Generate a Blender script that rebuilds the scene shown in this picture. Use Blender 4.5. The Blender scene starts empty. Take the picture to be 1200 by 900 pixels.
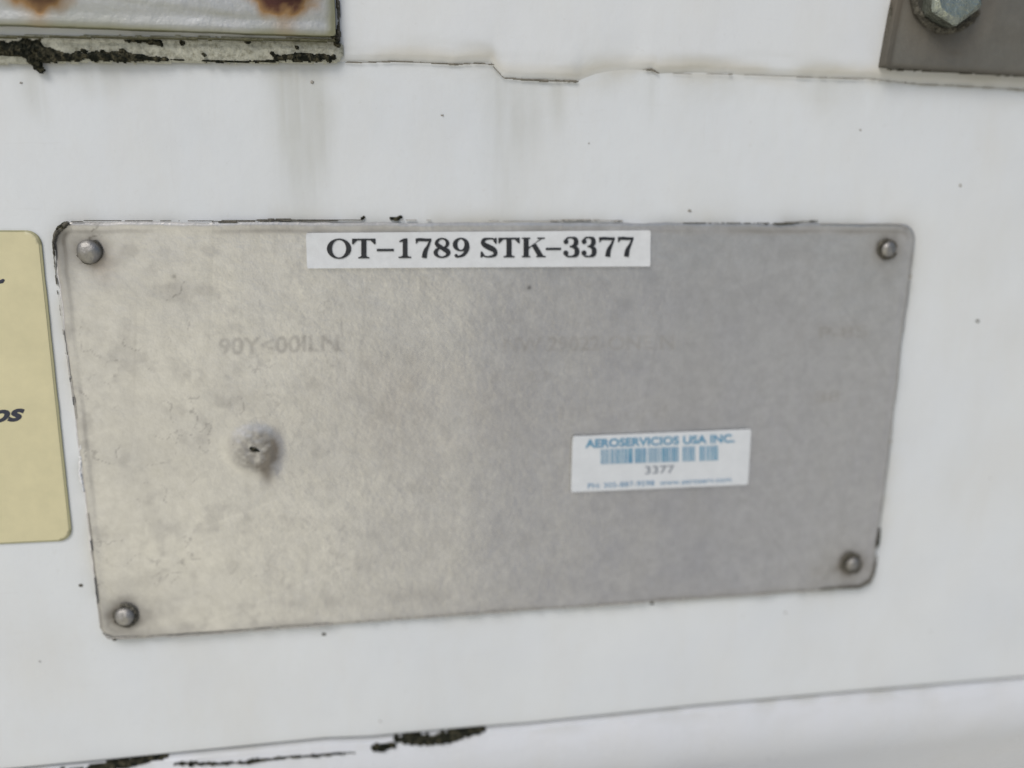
import bpy, math, random
import numpy as np
from mathutils import Vector, Matrix
R = math.radians
random.seed(5)
scn = bpy.context.scene
COL = scn.collection

# ------------------------------------------------------------------ camera
# Solved from the four corners of the riveted plate (280 mm wide, 137.6 mm high)
PW, PH = 0.280, 0.280 / 2.035
F_PX, CX, CY = 953.74, 600.0, 450.0
def solve_pose():
    P = np.array([(62, 260), (1071, 262), (1020, 685), (121, 748)], float) - (CX, CY)
    S = [(-PW/2, PH/2), (PW/2, PH/2), (PW/2, -PH/2), (-PW/2, -PH/2)]
    A = []
    for (X, Z), (u, v) in zip(S, P):
        A.append([X, Z, 1, 0, 0, 0, -u*X, -u*Z, -u]); A.append([0, 0, 0, X, Z, 1, -v*X, -v*Z, -v])
    H = np.linalg.svd(np.array(A))[2][-1].reshape(3, 3)
    if H[2, 2] < 0: H = -H
    M = np.diag([1/F_PX, 1/F_PX, 1]) @ H
    s = (np.linalg.norm(M[:, 0]) + np.linalg.norm(M[:, 1])) / 2
    M /= s
    r1, r2, t = M[:, 0], M[:, 1], M[:, 2]
    r1 = r1/np.linalg.norm(r1); r2 = r2 - r1*(r1@r2); r2 /= np.linalg.norm(r2)
    Rm = np.stack([r1, np.cross(r2, r1), r2], 1)      # world -> camera (x right, y down, z forward)
    return Rm, t
RM, TV = solve_pose()
ZC = 1.20                                              # height of the plate's centre above the ground
CAMPOS = -RM.T @ TV
cam_d = bpy.data.cameras.new('camera'); cam = bpy.data.objects.new('camera', cam_d); COL.objects.link(cam)
Rc = RM.T @ np.diag([1, -1, -1])
mw = Matrix([list(Rc[i]) + [0] for i in range(3)] + [[0, 0, 0, 1]])
mw.translation = Vector((CAMPOS[0], CAMPOS[1], CAMPOS[2] + ZC))
cam.matrix_world = mw
cam_d.sensor_width = 36; cam_d.lens = 36*F_PX/1200
cam_d.clip_start = 0.01; cam_d.clip_end = 200
DIST = float(-CAMPOS[1])
cam_d.dof.use_dof = True
cam_d.dof.focus_distance = float(TV[2])*0.87
cam_d.dof.aperture_fstop = 3.9
scn.camera = cam
print('CAM', CAMPOS, 'fwd', RM[2], 'dist', TV[2])

# ------------------------------------------------------------------ world, sun, exposure
SUN_EL, SUN_AZ = 48, -38            # azimuth from the wall's outward normal, negative = left of it
world = bpy.data.worlds.new('World'); scn.world = world; world.use_nodes = True
nt = world.node_tree; nt.nodes.clear()
out = nt.nodes.new('ShaderNodeOutputWorld'); bg = nt.nodes.new('ShaderNodeBackground')
sky = nt.nodes.new('ShaderNodeTexSky'); sky.sky_type = 'NISHITA'; sky.sun_disc = False
az = R(SUN_AZ)
sdir = Vector((math.sin(az)*math.cos(R(SUN_EL)), -math.cos(az)*math.cos(R(SUN_EL)), math.sin(R(SUN_EL))))
sky.sun_elevation = R(SUN_EL); sky.sun_rotation = math.atan2(sdir.x, sdir.y)
sky.air_density = 1.0; sky.dust_density = 3.0; sky.ozone_density = 1.5
bg.inputs['Strength'].default_value = 0.10
nt.links.new(sky.outputs[0], bg.inputs['Color']); # below the horizon: added ground glow, colour bands shaped for the plate's reflections
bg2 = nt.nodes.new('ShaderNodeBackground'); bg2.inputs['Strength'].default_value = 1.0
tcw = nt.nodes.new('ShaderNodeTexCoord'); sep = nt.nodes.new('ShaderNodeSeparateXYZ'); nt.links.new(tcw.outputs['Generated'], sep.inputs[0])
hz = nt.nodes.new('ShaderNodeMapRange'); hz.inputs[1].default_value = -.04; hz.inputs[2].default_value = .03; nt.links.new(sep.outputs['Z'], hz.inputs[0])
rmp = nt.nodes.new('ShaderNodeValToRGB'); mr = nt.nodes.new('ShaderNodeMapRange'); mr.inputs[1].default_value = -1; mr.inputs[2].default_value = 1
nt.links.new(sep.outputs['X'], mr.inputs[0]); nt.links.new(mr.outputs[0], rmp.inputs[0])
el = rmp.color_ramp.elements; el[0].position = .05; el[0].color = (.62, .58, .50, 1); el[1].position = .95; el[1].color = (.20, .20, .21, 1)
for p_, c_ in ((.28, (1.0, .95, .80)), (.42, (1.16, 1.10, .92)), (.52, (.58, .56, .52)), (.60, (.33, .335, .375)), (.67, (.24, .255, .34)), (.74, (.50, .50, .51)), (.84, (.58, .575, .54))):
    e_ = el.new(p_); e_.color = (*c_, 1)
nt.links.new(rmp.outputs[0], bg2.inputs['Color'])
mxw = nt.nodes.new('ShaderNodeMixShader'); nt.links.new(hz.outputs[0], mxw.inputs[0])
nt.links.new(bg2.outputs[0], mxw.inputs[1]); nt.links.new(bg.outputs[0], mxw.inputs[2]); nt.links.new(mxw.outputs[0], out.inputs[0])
sun_d = bpy.data.lights.new('sun', 'SUN'); sun_d.energy = 1.35; sun_d.angle = R(24); sun_d.color = (1, .98, .955)
sun = bpy.data.objects.new('sun', sun_d); COL.objects.link(sun)
sun.rotation_euler = sdir.to_track_quat('Z', 'Y').to_euler()
scn.view_settings.view_transform = 'Standard'; scn.view_settings.look = 'None'
scn.view_settings.gamma = 1; scn.view_settings.use_curve_mapping = False
scn.view_settings.exposure = -0.13

# ------------------------------------------------------------------ helpers
def at(u, v, y=0.0):
    """point of the plane at depth y (negative = proud of the wall) seen at photo position u, v"""
    u = np.asarray(u, float); v = np.asarray(v, float)
    u, v = np.broadcast_arrays(u, v)
    d = np.stack([(u-CX)/F_PX, (v-CY)/F_PX, np.ones_like(u)], -1) @ RM
    k = (y - CAMPOS[1])/d[..., 1]
    p = CAMPOS + d*k[..., None]
    p = p.copy(); p[..., 2] += ZC
    return p
def XZ(u, v, y=0.0):
    p = at(u, v, y); return p[..., 0], p[..., 2]

def _h(ix, iy, s):
    n = np.sin(ix*127.1 + iy*311.7 + s*74.7)*43758.5453
    return n - np.floor(n)
def vn(x, y, s=0):
    ix, iy = np.floor(x), np.floor(y); fx, fy = x-ix, y-iy
    fx = fx*fx*(3-2*fx); fy = fy*fy*(3-2*fy)
    a = _h(ix, iy, s); b = _h(ix+1, iy, s); c = _h(ix, iy+1, s); d = _h(ix+1, iy+1, s)
    return (a*(1-fx)+b*fx)*(1-fy) + (c*(1-fx)+d*fx)*fy
def fbm(x, y, s=0, o=4):
    x, y = np.asarray(x, float), np.asarray(y, float)
    t = 0; a = 1; n = 0
    for k in range(o):
        t = t + a*vn(x*2**k + 17.3*k, y*2**k - 9.1*k, s+k); n += a; a *= .5
    return t/n
def sstep(a, b, x):
    t = np.clip((x-a)/(b-a), 0, 1); return t*t*(3-2*t)

def mesh_obj(name, verts, faces, mat, parent=None, smooth=True, attrs=None):
    me = bpy.data.meshes.new(name)
    me.from_pydata(np.asarray(verts).tolist(), [], np.asarray(faces).tolist() if isinstance(faces, np.ndarray) else faces)
    me.update()
    if smooth: me.shade_smooth()
    if attrs:
        for k, a in attrs.items():
            at_ = me.attributes.new(k, 'FLOAT', 'POINT'); at_.data.foreach_set('value', np.asarray(a, np.float32).ravel())
    me.materials.append(mat)
    o = bpy.data.objects.new(name, me); COL.objects.link(o)
    if parent: put(o, parent)
    return o
def put(o, parent):
    o.parent = parent; o.matrix_parent_inverse = parent_mw(parent).inverted()
def parent_mw(p):
    m = p.matrix_basis.copy()
    if p.parent: m = parent_mw(p.parent) @ p.matrix_parent_inverse @ m
    return m
def thing(name, label, cat, loc, group=None):
    o = bpy.data.objects.new(name, None); COL.objects.link(o); o.location = loc
    o.empty_display_size = 0.02
    o['label'] = label; o['category'] = cat
    if group: o['group'] = group
    return o
def grid_faces(n, m, off=0):
    i, j = np.meshgrid(np.arange(n-1), np.arange(m-1), indexing='ij')
    a = i*m + j + off
    return np.stack([a, a+m, a+m+1, a+1], -1).reshape(-1, 4)

# ------------------------------------------------------------------ materials
def new_mat(name):
    m = bpy.data.materials.new(name); m.use_nodes = True
    n = m.node_tree.nodes; l = m.node_tree.links
    return m, n, l, n['Principled BSDF']
def N(n, t, **kw):
    x = n.new(t)
    for k, v in kw.items():
        if hasattr(x, k): setattr(x, k, v)
        else: x.inputs[k].default_value = v
    return x
def mixc(n, l, fac, a, b):
    m = n.new('ShaderNodeMix'); m.data_type = 'RGBA'
    for s, v in ((m.inputs[0], fac), (m.inputs[6], a), (m.inputs[7], b)):
        if hasattr(v, 'is_linked'): l.new(v, s)
        elif isinstance(v, (int, float)): s.default_value = v
        else: s.default_value = (*v, 1)
    return m.outputs[2]
def noise(n, l, scale, detail=4, rough=.6, sc=(1, 1, 1), lo=.3, hi=.7):
    tc = n.new('ShaderNodeTexCoord'); mp = N(n, 'ShaderNodeMapping'); mp.inputs['Scale'].default_value = sc
    l.new(tc.outputs['Object'], mp.inputs[0])
    t = n.new('ShaderNodeTexNoise'); t.inputs['Scale'].default_value = scale
    t.inputs['Detail'].default_value = detail; t.inputs['Roughness'].default_value = rough
    l.new(mp.outputs[0], t.inputs['Vector'])
    r = n.new('ShaderNodeMapRange'); r.inputs[1].default_value = lo; r.inputs[2].default_value = hi
    l.new(t.outputs[0], r.inputs[0])
    return r.outputs[0]
def mul(n, l, a, b):
    m = n.new('ShaderNodeMath'); m.operation = 'MULTIPLY'
    for s, v in zip(m.inputs, (a, b)):
        if hasattr(v, 'is_linked'): l.new(v, s)
        else: s.default_value = v
    return m.outputs[0]
def attr(n, name):
    a = n.new('ShaderNodeAttribute'); a.attribute_name = name; return a.outputs['Fac']
def bump(n, l, h, strength, dist, bsdf, prev=None):
    b = n.new('ShaderNodeBump'); b.inputs['Strength'].default_value = strength; b.inputs['Distance'].default_value = dist
    l.new(h, b.inputs['Height'])
    if prev: l.new(prev, b.inputs['Normal'])
    l.new(b.outputs[0], bsdf.inputs['Normal']); return b.outputs[0]

def paint_mat(name, base, tint, rough=.38, dirtc=(.36, .355, .28)):
    m, n, l, b = new_mat(name)
    c = mixc(n, l, mul(n, l, noise(n, l, 14, 5, .6), .8), base, tint)
    c = mixc(n, l, mul(n, l, noise(n, l, 45, 6, .7, (1, 1, .35), .45, .75), .26), c, (.66, .65, .60))
    c = mixc(n, l, mul(n, l, noise(n, l, 420, 5, .7, (1, 1, 1), .62, .78), .25), c, (.50, .49, .45))
    c = mixc(n, l, mul(n, l, noise(n, l, 130, 6, .75, (.25, 1, 3.2), .60, .74), .16), c, (.55, .55, .53))
    c = mixc(n, l, mul(n, l, noise(n, l, 160, 5, .75, (3.5, 1, .3), .58, .74), .14), c, (.58, .575, .55))
    c = mixc(n, l, attr(n, 'dirt'), c, dirtc)
    c = mixc(n, l, attr(n, 'ochre'), c, (.50, .43, .27))
    l.new(c, b.inputs['Base Color'])
    r = n.new('ShaderNodeMapRange'); r.inputs[3].default_value = rough-.08; r.inputs[4].default_value = rough+.12
    l.new(noise(n, l, 35, 4, .6), r.inputs[0]); l.new(r.outputs[0], b.inputs['Roughness'])
    p = bump(n, l, noise(n, l, 900, 3, .5, (1, 1, 1), 0, 1), .10, .0004, b)
    bump(n, l, noise(n, l, 90, 4, .6, (1, 1, 1), 0, 1), .16, .0012, b, p)
    return m
M_panel = paint_mat('white_paint', (.755, .785, .795), (.69, .725, .755))
M_upper = paint_mat('white_paint_upper', (.755, .78, .785), (.69, .72, .75), .42)
M_lower = paint_mat('white_paint_lower', (.75, .775, .82), (.69, .725, .78), .30)

def metal_mat(name, c1, c2, rough, mott=.5, metallic=.9, stainc=(.16, .145, .12), fine=520, bmp=.25, scratch=0):
    m, n, l, b = new_mat(name)
    c = mixc(n, l, noise(n, l, 26, 5, .65), c1, c2)
    dk = tuple(x*.74 for x in c1)
    c = mixc(n, l, mul(n, l, noise(n, l, fine, 4, .7, (1, 1, 1), .35, .7), mott), c, dk)
    c = mixc(n, l, mul(n, l, noise(n, l, 190, 5, .75, (1, 1, .8), .45, .72), mott*.5), c, tuple(x*.82 for x in c2))
    if scratch:
        for ang_, sc_, w_ in ((.35, 90, 1), (-.9, 120, .8), (1.45, 70, .9)):
            tc = n.new('ShaderNodeTexCoord'); mp = n.new('ShaderNodeMapping'); mp.inputs['Rotation'].default_value = (0, ang_, 0)
            mp2 = n.new('ShaderNodeMapping'); mp2.inputs['Scale'].default_value = (.12, 1, 4.5)
            l.new(tc.outputs['Object'], mp.inputs[0]); l.new(mp.outputs[0], mp2.inputs[0])
            t = n.new('ShaderNodeTexNoise'); t.inputs['Scale'].default_value = sc_; t.inputs['Detail'].default_value = 5; t.inputs['Roughness'].default_value = .6
            l.new(mp2.outputs[0], t.inputs['Vector'])
            q = n.new('ShaderNodeMapRange'); q.inputs[1].default_value = .60; q.inputs[2].default_value = .72; l.new(t.outputs[0], q.inputs[0])
            c = mixc(n, l, mul(n, l, q.outputs[0], scratch*w_), c, (.80, .79, .76) if w_ == 1 else tuple(x*.6 for x in c1))
    c = mixc(n, l, attr(n, 'dirt'), c, stainc)
    rr_ = n.new('ShaderNodeMapRange'); rr_.inputs[1].default_value = .45; rr_.inputs[2].default_value = .9; l.new(attr(n, 'rust'), rr_.inputs[0])
    sat = n.new('ShaderNodeMath'); sat.operation = 'MULTIPLY'; sat.use_clamp = True; sat.inputs[1].default_value = 2.0; l.new(attr(n, 'rust'), sat.inputs[0])
    c = mixc(n, l, sat.outputs[0], c, mixc(n, l, rr_.outputs[0], (.33, .20, .085), (.060, .010, .002)))
    c = mixc(n, l, attr(n, 'black'), c, (.02, .017, .012))
    l.new(c, b.inputs['Base Color'])
    inv = n.new('ShaderNodeMapRange'); inv.inputs[3].default_value = metallic; inv.inputs[4].default_value = .05
    mx = n.new('ShaderNodeMath'); mx.operation = 'MAXIMUM'; l.new(attr(n, 'dirt'), mx.inputs[0]); l.new(attr(n, 'rust'), mx.inputs[1])
    l.new(mx.outputs[0], inv.inputs[0]); l.new(inv.outputs[0], b.inputs['Metallic'])
    r = n.new('ShaderNodeMapRange'); r.inputs[3].default_value = rough-.05; r.inputs[4].default_value = rough+.07
    l.new(noise(n, l, 80, 5, .65), r.inputs[0]); l.new(r.outputs[0], b.inputs['Roughness'])
    p = bump(n, l, noise(n, l, 650, 4, .65, (1, 1, 1), 0, 1), bmp, .0004, b)
    bump(n, l, noise(n, l, 170, 4, .6, (1, 1, 1), 0, 1), bmp, .0010, b, p)
    return m
M_alu = metal_mat('weathered_aluminium', (.705, .698, .672), (.66, .655, .64), .33, .62, .82, fine=330, bmp=.22, scratch=.22)
M_steel = metal_mat('galvanised_steel', (.50, .51, .52), (.43, .45, .43), .45, .4, stainc=(.22, .22, .13))
M_bracket = metal_mat('dull_steel', (.25, .235, .195), (.16, .155, .135), .5, .5, .5, stainc=(.085, .078, .062))
M_rivet = metal_mat('rivet_metal', (.44, .43, .41), (.21, .205, .19), .48, 1.0, .85, stainc=(.05, .045, .03), bmp=.5)
M_zinc = metal_mat('zinc_bolt', (.62, .68, .58), (.26, .28, .25), .16, .8, .95, stainc=(.04, .04, .03), fine=120, bmp=.9)
M_dark = metal_mat('dirty_washer', (.07, .068, .055), (.04, .04, .035), .6, .6, .4)
M_rust = metal_mat('rusty_bolt', (.13, .035, .02), (.22, .08, .03), .8, .7, .1, stainc=(.05, .02, .01), bmp=1)

def plain(name, c, rough=.6, c2=None, sc=400, fac=1.0, bmp=0, spec=.5, lo=.35, hi=.65):
    m, n, l, b = new_mat(name)
    if c2:
        l.new(mixc(n, l, mul(n, l, noise(n, l, sc, 5, .7, (1, 1, 1), lo, hi), fac), c, c2), b.inputs['Base Color'])
    else: b.inputs['Base Color'].default_value = (*c, 1)
    b.inputs['Roughness'].default_value = rough; b.inputs['Specular IOR Level'].default_value = spec
    if bmp: bump(n, l, noise(n, l, sc*1.5, 5, .7, (1, 1, 1), 0, 1), bmp, .0008, b)
    return m
M_tape = plain('label_tape', (.74, .765, .78), .35, (.67, .69, .70), 300, .8, .1)
M_ink = plain('black_ink', (.012, .014, .018), .4, (.035, .038, .042), 900, .6)
M_asset = plain('sticker_vinyl', (.72, .75, .77), .4, (.66, .69, .71), 200, .8, .1)
M_blue = plain('blue_ink', (.08, .27, .45), .5, (.20, .40, .52), 500, .8)
M_blue2 = plain('pale_blue_ink', (.14, .30, .48), .5, (.26, .40, .52), 500, .8)
M_yellow = plain('yellow_vinyl', (.71, .655, .41), .42, (.62, .575, .36), 70, .8, .08)
M_yedge = plain('yellow_border', (.40, .38, .22), .45, (.36, .35, .22), 120, .8)
M_navy = plain('navy_ink', (.018, .022, .045), .45, (.04, .045, .07), 600, .5)
M_moss = plain('black_moss', (.014, .016, .011), .95, (.15, .135, .085), 600, 1, 1, .15, .47, .74)
M_grime = plain('dark_grime', (.055, .052, .042), .9, (.17, .16, .13), 600, 1, .8, .2)
M_olive = plain('olive_grime', (.075, .075, .045), .9, (.15, .145, .09), 300, 1, .5, .2)
M_crack = plain('crack_dirt', (.13, .12, .095), .9, (.27, .25, .21), 600, 1, .5, .2)
M_softgrime = plain('grey_grime', (.28, .27, .24), .8, (.42, .40, .36), 500, 1, .5, .3)
M_seal = plain('old_sealant', (.52, .52, .43), .75, (.20, .19, .13), 700, .9, .8, .3, .46, .72)

# ------------------------------------------------------------------ crust: lumpy deposit along a path
def crust(name, pts, hws, h, mat, parent, y=0.0, cell=.00032, seed=0, nsc=.0016, edge=.8, lump=.9, smooth=False, yfun=None):
    pts = np.array(pts, float); hws = np.asarray(hws, float)*np.ones(len(pts))
    X, Z = XZ(pts[:, 0], pts[:, 1], y)
    hw = hws/3600.0*1.0
    pad = hw.max()*1.8 + cell*2
    xs = np.arange(X.min()-pad, X.max()+pad, cell); zs = np.arange(Z.min()-pad, Z.max()+pad, cell)
    gx, gz = np.meshgrid(xs, zs, indexing='ij')
    best = np.full(gx.shape, -1.0)
    if len(pts) == 1:
        best = hw[0] - np.hypot(gx-X[0], gz-Z[0])
    for k in range(len(pts)-1):
        ax, az_, bx, bz = X[k], Z[k], X[k+1], Z[k+1]
        L = (bx-ax)**2+(bz-az_)**2
        t = np.clip(((gx-ax)*(bx-ax)+(gz-az_)*(bz-az_))/L, 0, 1)
        d = np.hypot(gx-ax-t*(bx-ax), gz-az_-t*(bz-az_))
        best = np.maximum(best, hw[k]*(1-t)+hw[k+1]*t - d)
    nz = fbm(gx/nsc, gz/nsc, seed, 4)
    H = hw.max()
    mask = best + (nz-.5)*2*edge*H*.8
    keep = mask > 0
    kf = keep[:-1, :-1] & keep[1:, :-1] & keep[1:, 1:] & keep[:-1, 1:]
    if not kf.any(): return None
    hh = h*np.sqrt(np.clip(mask/H, 0, 1))*((1-lump)+lump*2*fbm(gx/nsc*2.2, gz/nsc*2.2, seed+9, 3))
    # fade to zero at kept boundary
    inner = keep.copy(); inner[1:-1, 1:-1] &= keep[:-2, 1:-1] & keep[2:, 1:-1] & keep[1:-1, :-2] & keep[1:-1, 2:]
    hh = np.where(inner, hh, 0)
    yb = y if yfun is None else yfun(gx, gz)
    V = np.stack([gx, yb + .0001 - hh, gz], -1).reshape(-1, 3)
    F = grid_faces(*gx.shape).reshape(gx.shape[0]-1, gx.shape[1]-1, 4)[kf]
    used = np.unique(F); remap = np.full(len(V), -1); remap[used] = np.arange(len(used))
    return mesh_obj(name, V[used], remap[F], mat, parent, smooth)

# ------------------------------------------------------------------ rounded sheet with thickness
def rounded_sheet(name, cx, cz, w, h, rad, y_front, thick, mat, parent, cell=.0006, disp=None, attrs=None, wob=.0, seed=0, shear=None, bevel=.0003):
    nx, nz = int(w/cell)+3, int(h/cell)+3
    xs = np.linspace(-w/2-cell, w/2+cell, nx); zs = np.linspace(-h/2-cell, h/2+cell, nz)
    gx, gz = np.meshgrid(xs, zs, indexing='ij')
    qx = np.abs(gx)-(w/2-rad); qz = np.abs(gz)-(h/2-rad)
    sd = np.hypot(np.maximum(qx, 0), np.maximum(qz, 0)) + np.minimum(np.maximum(qx, qz), 0) - rad
    outm = sd > 0
    # project outside points onto the outline
    ccx = np.sign(gx)*(w/2-rad); ccz = np.sign(gz)*(h/2-rad)
    corner = (qx > 0) & (qz > 0)
    dl = np.maximum(np.hypot(gx-ccx, gz-ccz), 1e-9)
    px_ = np.where(corner & outm, ccx+(gx-ccx)/dl*rad, np.clip(gx, -w/2, w/2))
    pz_ = np.where(corner & outm, ccz+(gz-ccz)/dl*rad, np.clip(gz, -h/2, h/2))
    kf = ~(outm[:-1, :-1] & outm[1:, :-1] & outm[1:, 1:] & outm[:-1, 1:])
    if wob:
        wx = (fbm(pz_/.006, px_*0+seed, seed, 4)-.5)*2*wob; wz = (fbm(px_/.006, pz_*0+seed+3, seed+5, 4)-.5)*2*wob
        px_ = px_ + wx*sstep(.6, 1, np.abs(px_)/(w/2)); pz_ = pz_ + wz*sstep(.6, 1, np.abs(pz_)/(h/2))
    if shear: px_, pz_ = shear(px_, pz_)
    X = px_+cx; Z = pz_+cz
    edge_d = np.clip(-sd, 0, None)
    Y = np.full(gx.shape, y_front) + bevel*(1-sstep(0, bevel*2.5, edge_d))
    if disp is not None: Y = Y - disp(X, Z, edge_d)
    V = np.stack([X, Y, Z], -1).reshape(-1, 3)
    F = grid_faces(*gx.shape).reshape(nx-1, nz-1, 4)[kf]
    used = np.unique(F); rm = np.full(len(V), -1); rm[used] = np.arange(len(used))
    F = rm[F]; V = V[used]
    E = np.concatenate([F[:, [0, 1]], F[:, [1, 2]], F[:, [2, 3]], F[:, [3, 0]]])
    key = np.sort(E, 1); code = key[:, 0].astype(np.int64)*len(V)+key[:, 1]
    _, idx, cnt = np.unique(code, return_index=True, return_counts=True)
    B = E[idx[cnt == 1]]
    bv = np.unique(B); m2 = np.full(len(V), -1); m2[bv] = np.arange(len(bv))+len(V)
    Vb = V[bv].copy(); Vb[:, 1] = y_front + thick
    side = np.stack([B[:, 1], B[:, 0], m2[B[:, 0]], m2[B[:, 1]]], 1)
    Vall = np.concatenate([V, Vb]); Fall = np.concatenate([F, side])
    A = {}
    if attrs:
        ed = np.concatenate([edge_d.reshape(-1)[used], np.zeros(len(bv))])
        A = attrs(Vall[:, 0], Vall[:, 2], ed)
    return mesh_obj(name, Vall, Fall, mat, parent, True, A)

# px <-> mm convenience: photo-space distance fields
def pxfield(u, v, y=0.0):
    x, z = XZ(u, v, y); return float(x), float(z)
def blob(X, Z, u, v, ru, rv, y=0.0, rot=0):
    x, z = pxfield(u, v, y); dx = (X-x)*3600/ru; dz = (Z-z)*3600/rv
    return np.exp(-(dx*dx+dz*dz))

# ------------------------------------------------------------------ THE BODY (white painted panels)
body = thing('painted_body', 'white painted metal body panels behind all the plates and stickers', 'body panel', (0, 0.02, ZC-.25))
# seam polylines in photo space
UP = np.array([(-700, 70), (0, 66), (45, 74), (70, 73), (192, 71), (259, 72), (371, 74.5), (395, 73), (430, 72.5), (466, 71.5), (533, 75), (560, 73.5), (577, 74.5), (582, 84),
               (591, 92), (640, 94), (676, 95.5), (686, 91), (700, 86), (732, 82), (764, 81.5), (771, 86), (820, 85), (960, 91), (1020, 92.5), (1080, 99), (1120, 100.5), (1200, 105), (1900, 125)], float)
LO = np.array([(-700, 985), (0, 904), (125, 892.5), (250, 880), (380, 867), (433, 865), (560, 853.5), (620, 849), (816, 828.5), (1000, 812), (1200, 795), (1900, 730)], float)
ux, uz = XZ(UP[:, 0], UP[:, 1], -.0006); lx, lz = XZ(LO[:, 0], LO[:, 1], 0)
def up_z(x): return np.interp(x, ux, uz)
def lo_z(x): return np.interp(x, lx, lz)
X0, X1 = -.42, .42
xs = np.arange(X0, X1, .0009)
def fine_rows(d):  # distances, fine near both ends
    return d
# main panel --------------------------------------------------
def panel_wave(X, Z):
    return (fbm(X/.11, Z/.09, 31, 3)-.5)*.0016 + (fbm(X/.03, Z/.03, 33, 3)-.5)*.00022
zt = up_z(xs)+.004; zb = lo_z(xs)
t = np.concatenate([np.linspace(0, .006, 9)[:-1], np.linspace(.006, 1, 260)])
GX = np.repeat(xs[:, None], len(t), 1); GZ = zb[:, None] + t[None]*(zt-zb)[:, None]
db = GZ - zb[:, None]
w_in = sstep(0, .03, db)*sstep(0, .02, (zt[:, None]-GZ))
def flat_near(X, Z):   # the sheet is flat where the plate is riveted on
    return np.ones_like(X)
GY = .0012*(1-sstep(0, .0009, db))**1.5 - panel_wave(GX, GZ)*w_in*.25 + .0003
dup = up_z(GX) - GZ                       # distance below the upper seam
dirt = np.zeros_like(GX)
for (u, ru, L, a, sd) in ((350, 24, .062, .28, 1), (374, 10, .045, .18, 2), (330, 12, .045, .15, 12), (594, 24, .055, .19, 3), (622, 16, .035, .14, 4), (655, 9, .020, .2, 5), (760, 8, .02, .14, 6), (45, 12, .02, .3, 7), (120, 30, .014, .20, 8), (960, 14, .02, .10, 9)):
    x, _ = pxfield(u, 120)
    wob = (fbm(GZ/.02, GX*0, sd, 2)-.5)*.003
    dirt += a*np.exp(-((GX-x+wob)*3600/ru)**2)*sstep(-.001, .002, dup)*(1-sstep(L*.3, L, dup))*(.4+1.2*fbm(GX/.0012, GZ/.02, sd+20, 3))
dirt += .30*np.exp(-np.clip(dup, 0, 1)/.0016)*fbm(GX/.008, GZ/.004, 41, 3)*(dup > -.0005)
dirt += .20*np.exp(-(db)/.0018) + .035*sstep(.5, .8, fbm(GX/.035, GZ/.05, 48, 4)) + .16*np.exp(-dup/.012)*(dup > 0)*sstep(.4, .75, fbm(GX/.012, GZ/.02, 49, 4))
# faint dirt collected round the plate
def rect_d(X, Z):
    qx = np.abs(X)-(PW/2-.006); qz = np.abs(Z-ZC)-(PH/2-.006)
    return np.hypot(np.maximum(qx, 0), np.maximum(qz, 0)) + np.minimum(np.maximum(qx, qz), 0) - .006
rd = rect_d(GX, GZ)
dirt += np.exp(-np.clip(rd, 0, 1)/.0022)*.42*sstep(.25, .75, fbm(GX/.012, GZ/.010, 43, 3))*(rd > -.002)
ochre = .30*np.exp(-np.clip(dup, 0, 1)/.003)*sstep(.45, .8, fbm(GX/.015, GZ/.006, 44, 3)) + .10*sstep(.5, .9, fbm(GX/.05, GZ/.07, 45, 4))
ochre += .25*np.exp(-np.clip(rd, 0, 1)/.003)*sstep(.45, .8, fbm(GX/.02, GZ/.02, 47, 3))
V = np.stack([GX, GY, GZ], -1).reshape(-1, 3)
mesh_obj('main_panel', V, grid_faces(*GX.shape), M_panel, body, True, {'dirt': np.clip(dirt, 0, .9), 'ochre': np.clip(ochre, 0, .8)})
# upper sheet, 1.2 mm proud, with a ragged lower lip ---------------
d = np.concatenate([np.linspace(0, .0022, 9), np.linspace(.003, .16, 150)])
zz = up_z(xs) + (fbm(xs/.004, xs*0, 51, 3)-.5)*.0008
GX = np.repeat(xs[:, None], len(d), 1); GZ = zz[:, None]+d[None]
xa, _ = pxfield(676, 95); xb, _ = pxfield(750, 82)
lip = (.00025 + .0004*fbm(GX/.03, GX*0, 52, 2))*(1-.97*sstep(xa-.002, xa+.002, GX)*(1-sstep(xb-.004, xb+.004, GX)))*(1-.6*np.exp(-((GX-pxfield(582, 82)[0])/.003)**2))
lip = lip + (.00045-lip)*sstep(.001, .014, d[None])
GY = .0004 - (lip+.0004)*np.clip(d[None]/.0022, 0, 1)**.7 - panel_wave(GX, GZ)*.25*sstep(.002, .03, d[None])
dirt = .30*np.exp(-d[None]/.0015)*(.3+fbm(GX/.01, GZ/.004, 53, 3)) + .28*np.exp(-((d[None]-.0035)/.003)**2)*sstep(.4, .75, fbm(GX/.02, GZ/.004, 55, 3))
ochre = .34*np.exp(-((d[None]-.0022)/.0022)**2)*sstep(.3, .7, fbm(GX/.03, GZ/.01, 54, 3)) + .01
V = np.stack([GX, GY, GZ], -1).reshape(-1, 3)
mesh_obj('upper_panel', V, grid_faces(*GX.shape), M_upper, body, True, {'dirt': np.clip(dirt, 0, .9), 'ochre': np.clip(ochre, 0, .8)})
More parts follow.
